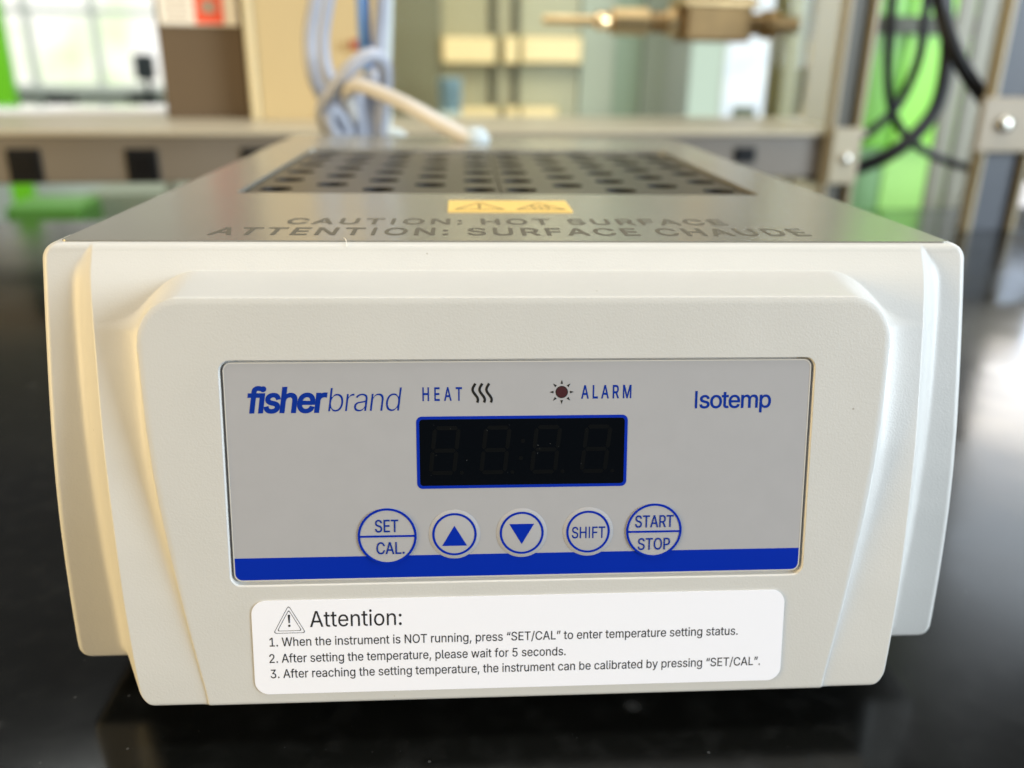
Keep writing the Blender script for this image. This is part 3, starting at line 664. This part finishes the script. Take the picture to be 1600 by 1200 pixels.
# glass pane in front
s0, _ = at(615, 100, 215); s1, _ = at(1262, 100, 215)
gp = thing_at('glass_screen', (s0+s1)/2, 215, zS-5, 'clear glass screen with a thin metal foot behind the shelf', 'glass screen')
m = mat('clear_glass', (240, 250, 244), rough=.02, trans=1.0); m.node_tree.nodes['Principled BSDF'].inputs['IOR'].default_value = 1.15
mk('glass_pane', *wbox(s0, s1, 214, 217, zS-2, 420), m, gp)
mk('metal_foot', *wbox(s0, s1, 206, 222, zS-8, zS-1, 1), M_board, gp)

# brass valve and pipe
M_brass = mat('aged_brass', (196, 172, 128), rough=.28, metal=.85, var=.12, vscale=60)
M_brass2 = mat('dark_brass', (118, 96, 62), rough=.38, metal=.7, var=.15, vscale=50)
dV = 90
def Lz(u, v): s, z = at(u, v, dV); return s, z
sA, zA = Lz(850, 37); zA = Lz(1040, 35)[1]
vl = thing_at('brass_valve', Lz(1110, 36)[0], dV, zA, 'brass needle valve on a thin metal pipe, above the shelf behind the heater', 'valve')
def hl(u0, prof, m, name, par=vl, n=20):
    s_ = Lz(u0, 36)[0]; V, F = lathe(prof, W(s_, dV, zA), (E1[0], E1[1], 0), n); o = mk(name, V, F, m, par, smooth=True); return sharp(o, 40)
pw = lambda a, b: Lz(b, 36)[0]-Lz(a, 36)[0]
hl(848, [(0, 3.4), (1, 4.2), (pw(848, 940), 4.6)], M_brass, 'pipe')
hl(928, [(0, 5), (2, 8.2), (pw(928, 948), 8.2), (pw(928, 952), 6.5)], mat('bright_ferrule', (225, 196, 150), rough=.2, metal=.8), 'ferrule')
hl(952, [(0, 8), (2, 12), (pw(952, 1010), 12.6), (pw(952, 1014), 9.5)], M_brass, 'hex_nut', n=6)
hl(1014, [(0, 9.6), (pw(1014, 1036), 9.6), (pw(1014, 1040), 11)], M_brass2, 'neck')
hl(1038, [(0, 9), (2, 12.5), (pw(1038, 1068), 12.5)], M_brass, 'union_nut', n=6)
s0, zt = Lz(1066, -20); s1, z0 = Lz(1160, 70)
mk('valve_body', *wbox(s0, s1, dV-19, dV+19, z0+2, zA+24, 2.5), M_brass2, vl)
mk('valve_cap', *wbox(s0-5, s1+5, dV-21, dV+21, zA+14, zA+21, 1.5), M_brass, vl)
V, F = lathe([(0, 13), (30, 12), (32, 18), (60, 18)], W((s0+s1)/2, dV, zA+22), (0, 0, 1)); mk('bonnet', V, F, M_brass, vl, smooth=True)
hl(1162, [(0, 10), (pw(1162, 1190), 10.5), (pw(1162, 1192), 13.5), (pw(1162, 1210), 13.5), (pw(1162, 1214), 8), (pw(1162, 1245), 8)], M_brass2, 'outlet_fitting')

# white window at the right, pale pane beside it
def emis(name, col, es, col2=None, scale=3.0, col3=None):
    m = bpy.data.materials.new(name); m.use_nodes = True; nt = m.node_tree; nt.nodes.clear()
    o = nt.nodes.new('ShaderNodeOutputMaterial'); e = nt.nodes.new('ShaderNodeEmission'); e.inputs[1].default_value = es; e.inputs[0].default_value = (*lin(col), 1)
    nt.links.new(e.outputs[0], o.inputs[0])
    if col2:
        tc = nt.nodes.new('ShaderNodeTexCoord'); n = nt.nodes.new('ShaderNodeTexNoise'); n.inputs['Scale'].default_value = scale; n.inputs['Detail'].default_value = 3
        nt.links.new(tc.outputs['Object'], n.inputs['Vector']); r = nt.nodes.new('ShaderNodeValToRGB'); el = r.color_ramp.elements
        el[0].position = .38; el[0].color = (*lin(col2), 1); el[1].position = .62; el[1].color = (*lin(col), 1)
        if col3: x = el.new(.5); x.color = (*lin(col3), 1)
        nt.links.new(n.outputs['Fac'], r.inputs[0]); nt.links.new(r.outputs[0], e.inputs[0])
    return m
dW = 1900
s0, z1 = at(1082, -60, dW); s1, z0 = at(1236, 188, dW)
wn = thing_at('lab_window', (s0+s1)/2, dW, z0, 'bright white daylit window with a pale green side pane, right of the brass valve', 'window')
sm_, _ = at(1128, 120, dW); 
mk('side_pane', *wbox(s0, sm_-6, dW, dW+8, z0, z1), emis('pale_green_daylight', (210, 222, 208), 1.0), wn)
mk('bright_pane', *wbox(sm_+6, s1, dW, dW+8, z0, z1), emis('white_daylight', (248, 248, 252), 1.3, (226, 230, 246), 9), wn)
mk('window_frame', *merge(wbox(sm_-6, sm_+6, dW-14, dW+10, z0, z1, 1), wbox(s0-14, s0, dW-14, dW+10, z0-14, z1, 1), wbox(s1, s1+14, dW-14, dW+10, z0-14, z1, 1), wbox(s0-14, s1+14, dW-14, dW+10, z0-14, z0, 1)), mat('white_window_frame', (214, 218, 212), rough=.4), wn)
tag(mk('grey_instrument', *wbox(at(1146, 170, dW-60)[0], at(1176, 170, dW-60)[0], dW-90, dW-40, z0-20, at(1160, 166, dW-60)[1], 5), mat('grey_green_case', (112, 118, 100), rough=.5)), 'small grey green instrument on the sill of the bright window', 'instrument')
# olive column and panels, right of the window
col = thing('olive_cupboard', W(at(1260, 100, 420)[0], 420, -900), 'olive and beige ribbed cupboard between the window and the green panel', 'cupboard')
for i, (u0, u1, c) in enumerate([(1224, 1250, (136, 126, 88)), (1250, 1262, (108, 98, 66)), (1262, 1322, (132, 122, 88)), (1322, 1352, (96, 88, 58))]):
    s0, _ = at(u0, 100, 420); s1, _ = at(u1, 100, 420)
    mk('rib_panel', *wbox(s0+.5, s1-.5, 420+(i % 2)*8, 470, -900, 800, 1.2), mat('olive_rib_%d' % i, c, rough=.4, var=.04, vscale=5), col)
# lime green panel
s0, _ = at(1338, 120, 520); s1, z0 = at(1462, 335, 520)
gn = thing('green_cupboard', W((s0+s1)/2, 520, -900), 'bright lime green cupboard seen behind the hanging black cables', 'cupboard')
def gmat(n, c): return mat(n, c, rough=.35, var=.05, vscale=5)
sm_, _ = at(1405, 120, 520)
zc1 = at(1400, 25, 520)[1]; zc0 = at(1400, 54, 520)[1]; zl = at(1400, 232, 520)[1]
mk('left_leaf', *wbox(s0, sm_, 520, 560, zl, 900, 1.5), gmat('lime_green', (112, 190, 28)), gn)
mk('right_leaf', *wbox(sm_+1, s1+25, 512, 560, zl, 900, 1.5), gmat('light_lime_green', (150, 226, 78)), gn)
mk('lower_left_leaf', *wbox(s0-12, sm_-1, 524, 560, z0, zl-1, 1.5), gmat('sage_green', (128, 172, 118)), gn)
mk('lower_right_leaf', *wbox(sm_, s1+12, 520, 560, z0, zl-1, 1.5), gmat('pale_lime_green', (166, 222, 122)), gn)
mk('dark_band', *wbox(s0-4, s1+26, 506, 512, zc0, zc1, 1), mat('dark_band_paint', (74, 76, 60), rough=.5), gn)
mk('plinth', *wbox(s0, s1, 524, 560, -900, z0-.5, 1), mat('black_plinth', (22, 24, 22), rough=.6), gn)
# grey panels at the right
gr = thing('grey_partition', W(at(1500, 100, 360)[0], 360, -900), 'grey ribbed partition behind the right upright', 'partition')
for i, (u0, u1, c) in enumerate([(1490, 1500, (118, 116, 98)), (1500, 1522, (132, 132, 116)), (1522, 1530, (98, 94, 80)), (1530, 1556, (138, 138, 124))]):
    s0, _ = at(u0, 60, 360); s1, _ = at(u1, 60, 360)
    zlow = -900
    mk('rib_panel', *wbox(s0+.5, s1-.5, 360+(i % 2)*4, 366, zlow, 800, 1.2), mat('grey_rib_%d' % i, c, rough=.4, var=.04, vscale=5), gr)
s0, z1 = at(1560, 280, 900); s1, z0 = at(1760, 400, 900)
wl = thing_at('low_window', (s0+s1)/2, 900, z0, 'bright white low window at the right edge, under the bracket', 'window')
mk('bright_pane', *wbox(s0, s1, 900, 908, z0, z1), emis('low_daylight', (246, 246, 250), 1.1), wl)
mk('window_frame', *merge(wbox(s0-12, s0, 890, 910, z0-12, z1+12, 1), wbox(s0, s1, 890, 910, z0-12, z0, 1), wbox(s0, s1, 890, 910, z1, z1+12, 1)), mat('white_window_frame', (214, 218, 212)), wl)

# black cables
def cable(pts, r, m, label, group, name='cable', d=None):
    P = [U(*p) for p in pts]; V, F = tube(P, r, 12); return tag(mk(name, V, F, m, smooth=True), label, 'cable', group)
g = 'black cables looping down beside the green panel'
cable([(1398, -60, 60), (1393, 20, 60), (1388, 100, 62), (1392, 165, 64), (1410, 205, 66), (1450, 238, 70), (1500, 258, 60), (1560, 270, 20), (1640, 280, 0)], 4.6, M_blk, 'thin black cable hanging almost straight in front of the green panel', g)
cable([(1452, -60, 80), (1446, 20, 80), (1434, 95, 78), (1402, 165, 70), (1360, 205, 60), (1318, 226, 50)], 4.9, M_blk, 'black cable curving left across the middle of the green panel', g)
cable([(1474, -60, 50), (1478, 20, 50), (1480, 90, 50), (1462, 170, 46), (1412, 226, 40), (1352, 258, 30), (1290, 270, 15), (1270, 275, 10)], 7.2, M_blk, 'thick black cable sweeping under the green panel to the end of the power rail', g)
cable([(1462, -60, -20), (1470, 10, -20), (1492, 80, -30), (1530, 142, -40), (1570, 185, -50), (1620, 215, -60), (1690, 230, -60)], 7.0, M_blk, 'thick black cable slanting down to the right past the upright', g)

# grey-blue cable bundle behind the heater
def ucab(pts, r, m, label, name='cable'):
    def Y(u, v, y): w = ray(u, v); return tuple(CAM+w*(y-CAM[1])/w[1])
    V, F = tube([Y(*p) for p in pts], r, 14, dens=8); return tag(mk(name, V, F, m, smooth=True), label, 'cable', 'grey cables bundled behind the heater')
ucab([(500, -60, 330), (492, 0, 330), (484, 60, 330), (490, 120, 330), (512, 165, 335), (532, 215, 340), (540, 262, 340), (545, 330, 345)], 4.0, M_cable, 'outermost left grey cable of the bundle, bowing out to the left')
ucab([(520, -60, 345), (512, 0, 345), (504, 60, 345), (510, 110, 345), (532, 160, 345), (556, 215, 350), (560, 262, 350), (562, 330, 350)], 4.0, M_cable, 'second grey cable from the left, running beside the outermost one')
ucab([(564, -60, 378), (567, 0, 378), (570, 60, 380), (576, 100, 384), (588, 150, 386), (590, 200, 386), (590, 262, 386), (590, 330, 386)], 4.3, mat('blue_cable', (98, 146, 214), rough=.4), 'bright blue cable hanging among the grey ones')
ucab([(600, -60, 372), (598, 0, 372), (594, 60, 372), (592, 120, 370), (590, 180, 368), (588, 262, 366), (588, 330, 366)], 4.3, M_cable, 'right hand grey cable hanging straight down behind the loop')
ucab([(608, -40, 385), (606, 40, 385), (604, 120, 385), (604, 190, 385), (606, 262, 385)], 3.0, mat('pale_cable', (198, 206, 204), rough=.35), 'thin pale cable at the right edge of the bundle')
ucab([(556, 262, 330), (552, 222, 326), (532, 212, 320), (508, 196, 312), (505, 168, 305), (522, 140, 300), (548, 106, 296), (580, 86, 298), (600, 100, 304), (602, 140, 312), (596, 190, 320), (594, 240, 326), (594, 300, 330)], 3.9, M_cable, 'grey cable tied in a loop around the bundle')
ucab([(545, 262, 318), (548, 225, 316), (536, 190, 312), (520, 172, 308), (512, 186, 306), (526, 212, 308), (558, 232, 316), (566, 262, 320)], 3.6, M_cable, 'short grey cable curled inside the loop')
ucab([(578, 300, 330), (574, 240, 328), (562, 200, 322), (548, 172, 314), (540, 148, 304), (558, 134, 292), (592, 144, 280), (640, 166, 262), (690, 194, 250), (728, 214, 242), (742, 221, 240)], 3.8, M_cablew, 'cream cable slanting out of the bundle down to the back of the heater')
ucab([(592, 262, 352), (600, 214, 350), (618, 208, 350), (632, 222, 352), (640, 262, 356)], 3.2, mat('pale_cable', (198, 206, 204)), 'short pale cable end hooked behind the heater right of the bundle')
ucab([(566, 120, 318), (560, 150, 316), (561, 185, 318), (566, 230, 322), (568, 280, 326)], 3.6, M_cable, 'short grey cable strand straight below the top of the loop')
ucab([(584, 110, 322), (580, 150, 320), (579, 190, 322), (581, 235, 326), (581, 285, 328)], 3.6, M_cable, 'grey cable strand right of the one straight below the loop')
wq = ray(743, 217); q = CAM+wq*(241-CAM[1])/wq[1]
pg = thing('probe_plug', (q[0], q[1], HT), 'pale round plug where the slanting cable meets the back of the heater top', 'plug')
V, F = lathe([(0.05, 7), (2.5, 7.2), (3.5, 6), (5.5, 5.6), (7.5, 3)], (q[0], q[1]+2, HT), (0, 0, 1)); mk('plug_body', V, F, mat('pale_plug', (184, 194, 198), rough=.25), pg, smooth=True)
s0, z1 = at(546, 62, 110); s1, z0 = at(572, 78, 110)
tag(mk('red_tag', *wbox(s0, s1, 112, 116.5, z0, z1, .6), mat('red_tag_plastic', (150, 70, 50), rough=.5)), 'small dull red tag on the cream cabinet behind the blue cable', 'tag')

# ------------------------------------------------------------------ far lab at the left
dF = 3600
s0, z0 = at(-260, 128, dF); s1, _ = at(330, 128, dF); _, z1 = at(100, -90, dF)
fw = thing('far_window', W((s0+s1)/2, dF, z0), 'wide bright window of the lab across the room, overexposed daylight', 'window')
mk('daylight_pane', *wbox(s0, s1, dF, dF+10, z0, z1), emis('outdoor_daylight', (250, 252, 248), 1.3, (214, 232, 186), 1.6, (242, 240, 232)), fw)
fm = mat('grey_mullion', (222, 230, 224), rough=.5)
for u in (46, 150): s, _ = at(u, 60, dF-30); mk('mullion', *wbox(s-14, s+14, dF-50, dF-10, z0, z1, 2), fm, fw)
_, zq = at(100, 18, dF-30); mk('transom', *wbox(s0, s1, dF-50, dF-10, zq-10, zq+14, 2), fm, fw)
s, _ = at(2, 60, 2400); s2, _ = at(6, 60, 2400)
tag(mk('green_column', *wbox(s-60, s2, 2400, 2440, -900, 420, 4), mat('vivid_green_paint', (120, 214, 40), rough=.4)), 'vivid green column at the left edge before the far window', 'column')
dT = 2900
s0, zt = at(-300, 133, dT); s1, _ = at(330, 133, dT)
tb = thing('far_bench', W((s0+s1)/2, dT, -900), 'pale grey lab bench across the room below the far window', 'bench')
mk('worktop', *wbox(s0, s1, dT, dT+500, zt-25, zt, 3), mat('pale_worktop', (196, 206, 200), rough=.3), tb)
mk('cupboard_front', *wbox(s0, s1, dT+40, dT+460, -900, zt-26, 3), mat('grey_green_front', (196, 210, 202), rough=.45), tb)
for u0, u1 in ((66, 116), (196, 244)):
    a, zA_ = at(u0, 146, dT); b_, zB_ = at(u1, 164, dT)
    mk('kneehole_shade', *wbox(a, b_, dT+28, dT+39.5, zB_, zA_, 1), mat('kneehole_shade_dark', (40, 52, 50), rough=.6), tb)  # dark slabs painted in for the shade inside the kneeholes
def chair(u, v0, v1, d):
    s, z1 = at(u, v0, d); _, z0 = at(u, v1, d); r = thing_at('office_chair', s, d, -900, 'black office chair back showing above the far bench', 'chair')
    mk('backrest', *wbox(s-38, s+38, d, d+25, z0, z1, 11), mat('chair_black', (34, 44, 48), rough=.5), r)
    mk('backrest_stem', *wbox(s-8, s+8, d+26, d+40, -460, z0+30, 2), mat('chair_black', (34, 44, 48)), r)
    mk('seat', *wbox(s-110, s+110, d-120, d+24, -500, -460, 10), mat('chair_black', (34, 44, 48)), r)
    mk('base', *merge(wbox(s-12, s+12, d-60, d-30, -870, -500, 2), wbox(s-120, s+120, d-60, d-35, -900, -875, 3)), mat('chair_black', (34, 44, 48)), r)
chair(222, 84, 126, 2780)
# bright glint behind the shelf, painted as a solid white strip
s0, z1 = at(-120, 168, 330); s1, z0 = at(262, 190, 330)
sl = thing('white_highlight_strip', W((s0+s1)/2, 330, -900), 'white strip painted as a bright glint behind the shelf at the left', 'highlight')
mk('strip_front', *wbox(s0, s1, 330, 420, z0, z1, 4), mat('gloss_white', (236, 240, 244), rough=.08, coat=.6), sl)
mk('strip_stand', *merge(wbox(s0+20, s0+32, 350, 360, -900, z0, 1), wbox(s1-16, s1-6, 350, 360, -900, z0, 1)), mat('strip_stand_grey', (150, 156, 140), rough=.5), sl)
# things seen under the rail at left
s0, _ = at(30, 330, 700); s1, zt = at(145, 312, 700)
tag(mk('green_stool', *wbox(s0, s1, 640, 760, -900, zt, 8), mat('stool_green', (84, 142, 58), rough=.4)), 'lime green block seat seen under the power rail at the left', 'stool')
s0, _ = at(145, 330, 760); s1, zt = at(420, 296, 760)
tag(mk('low_cupboard', *wbox(s0, s1, 740, 900, -900, zt, 4), mat('low_cupboard_grey', (130, 140, 122), rough=.4)), 'pale grey low cupboard seen under the power rail beside the green seat', 'cupboard')
V, F = wbox(-3500, 6500, 6000, 6050, -900, 2600); tag(mk('far_wall', V, F, mat('far_wall_paint', (170, 166, 146), rough=.6, var=.05, vscale=1)), 'plain pale wall at the far side of the lab', 'wall')
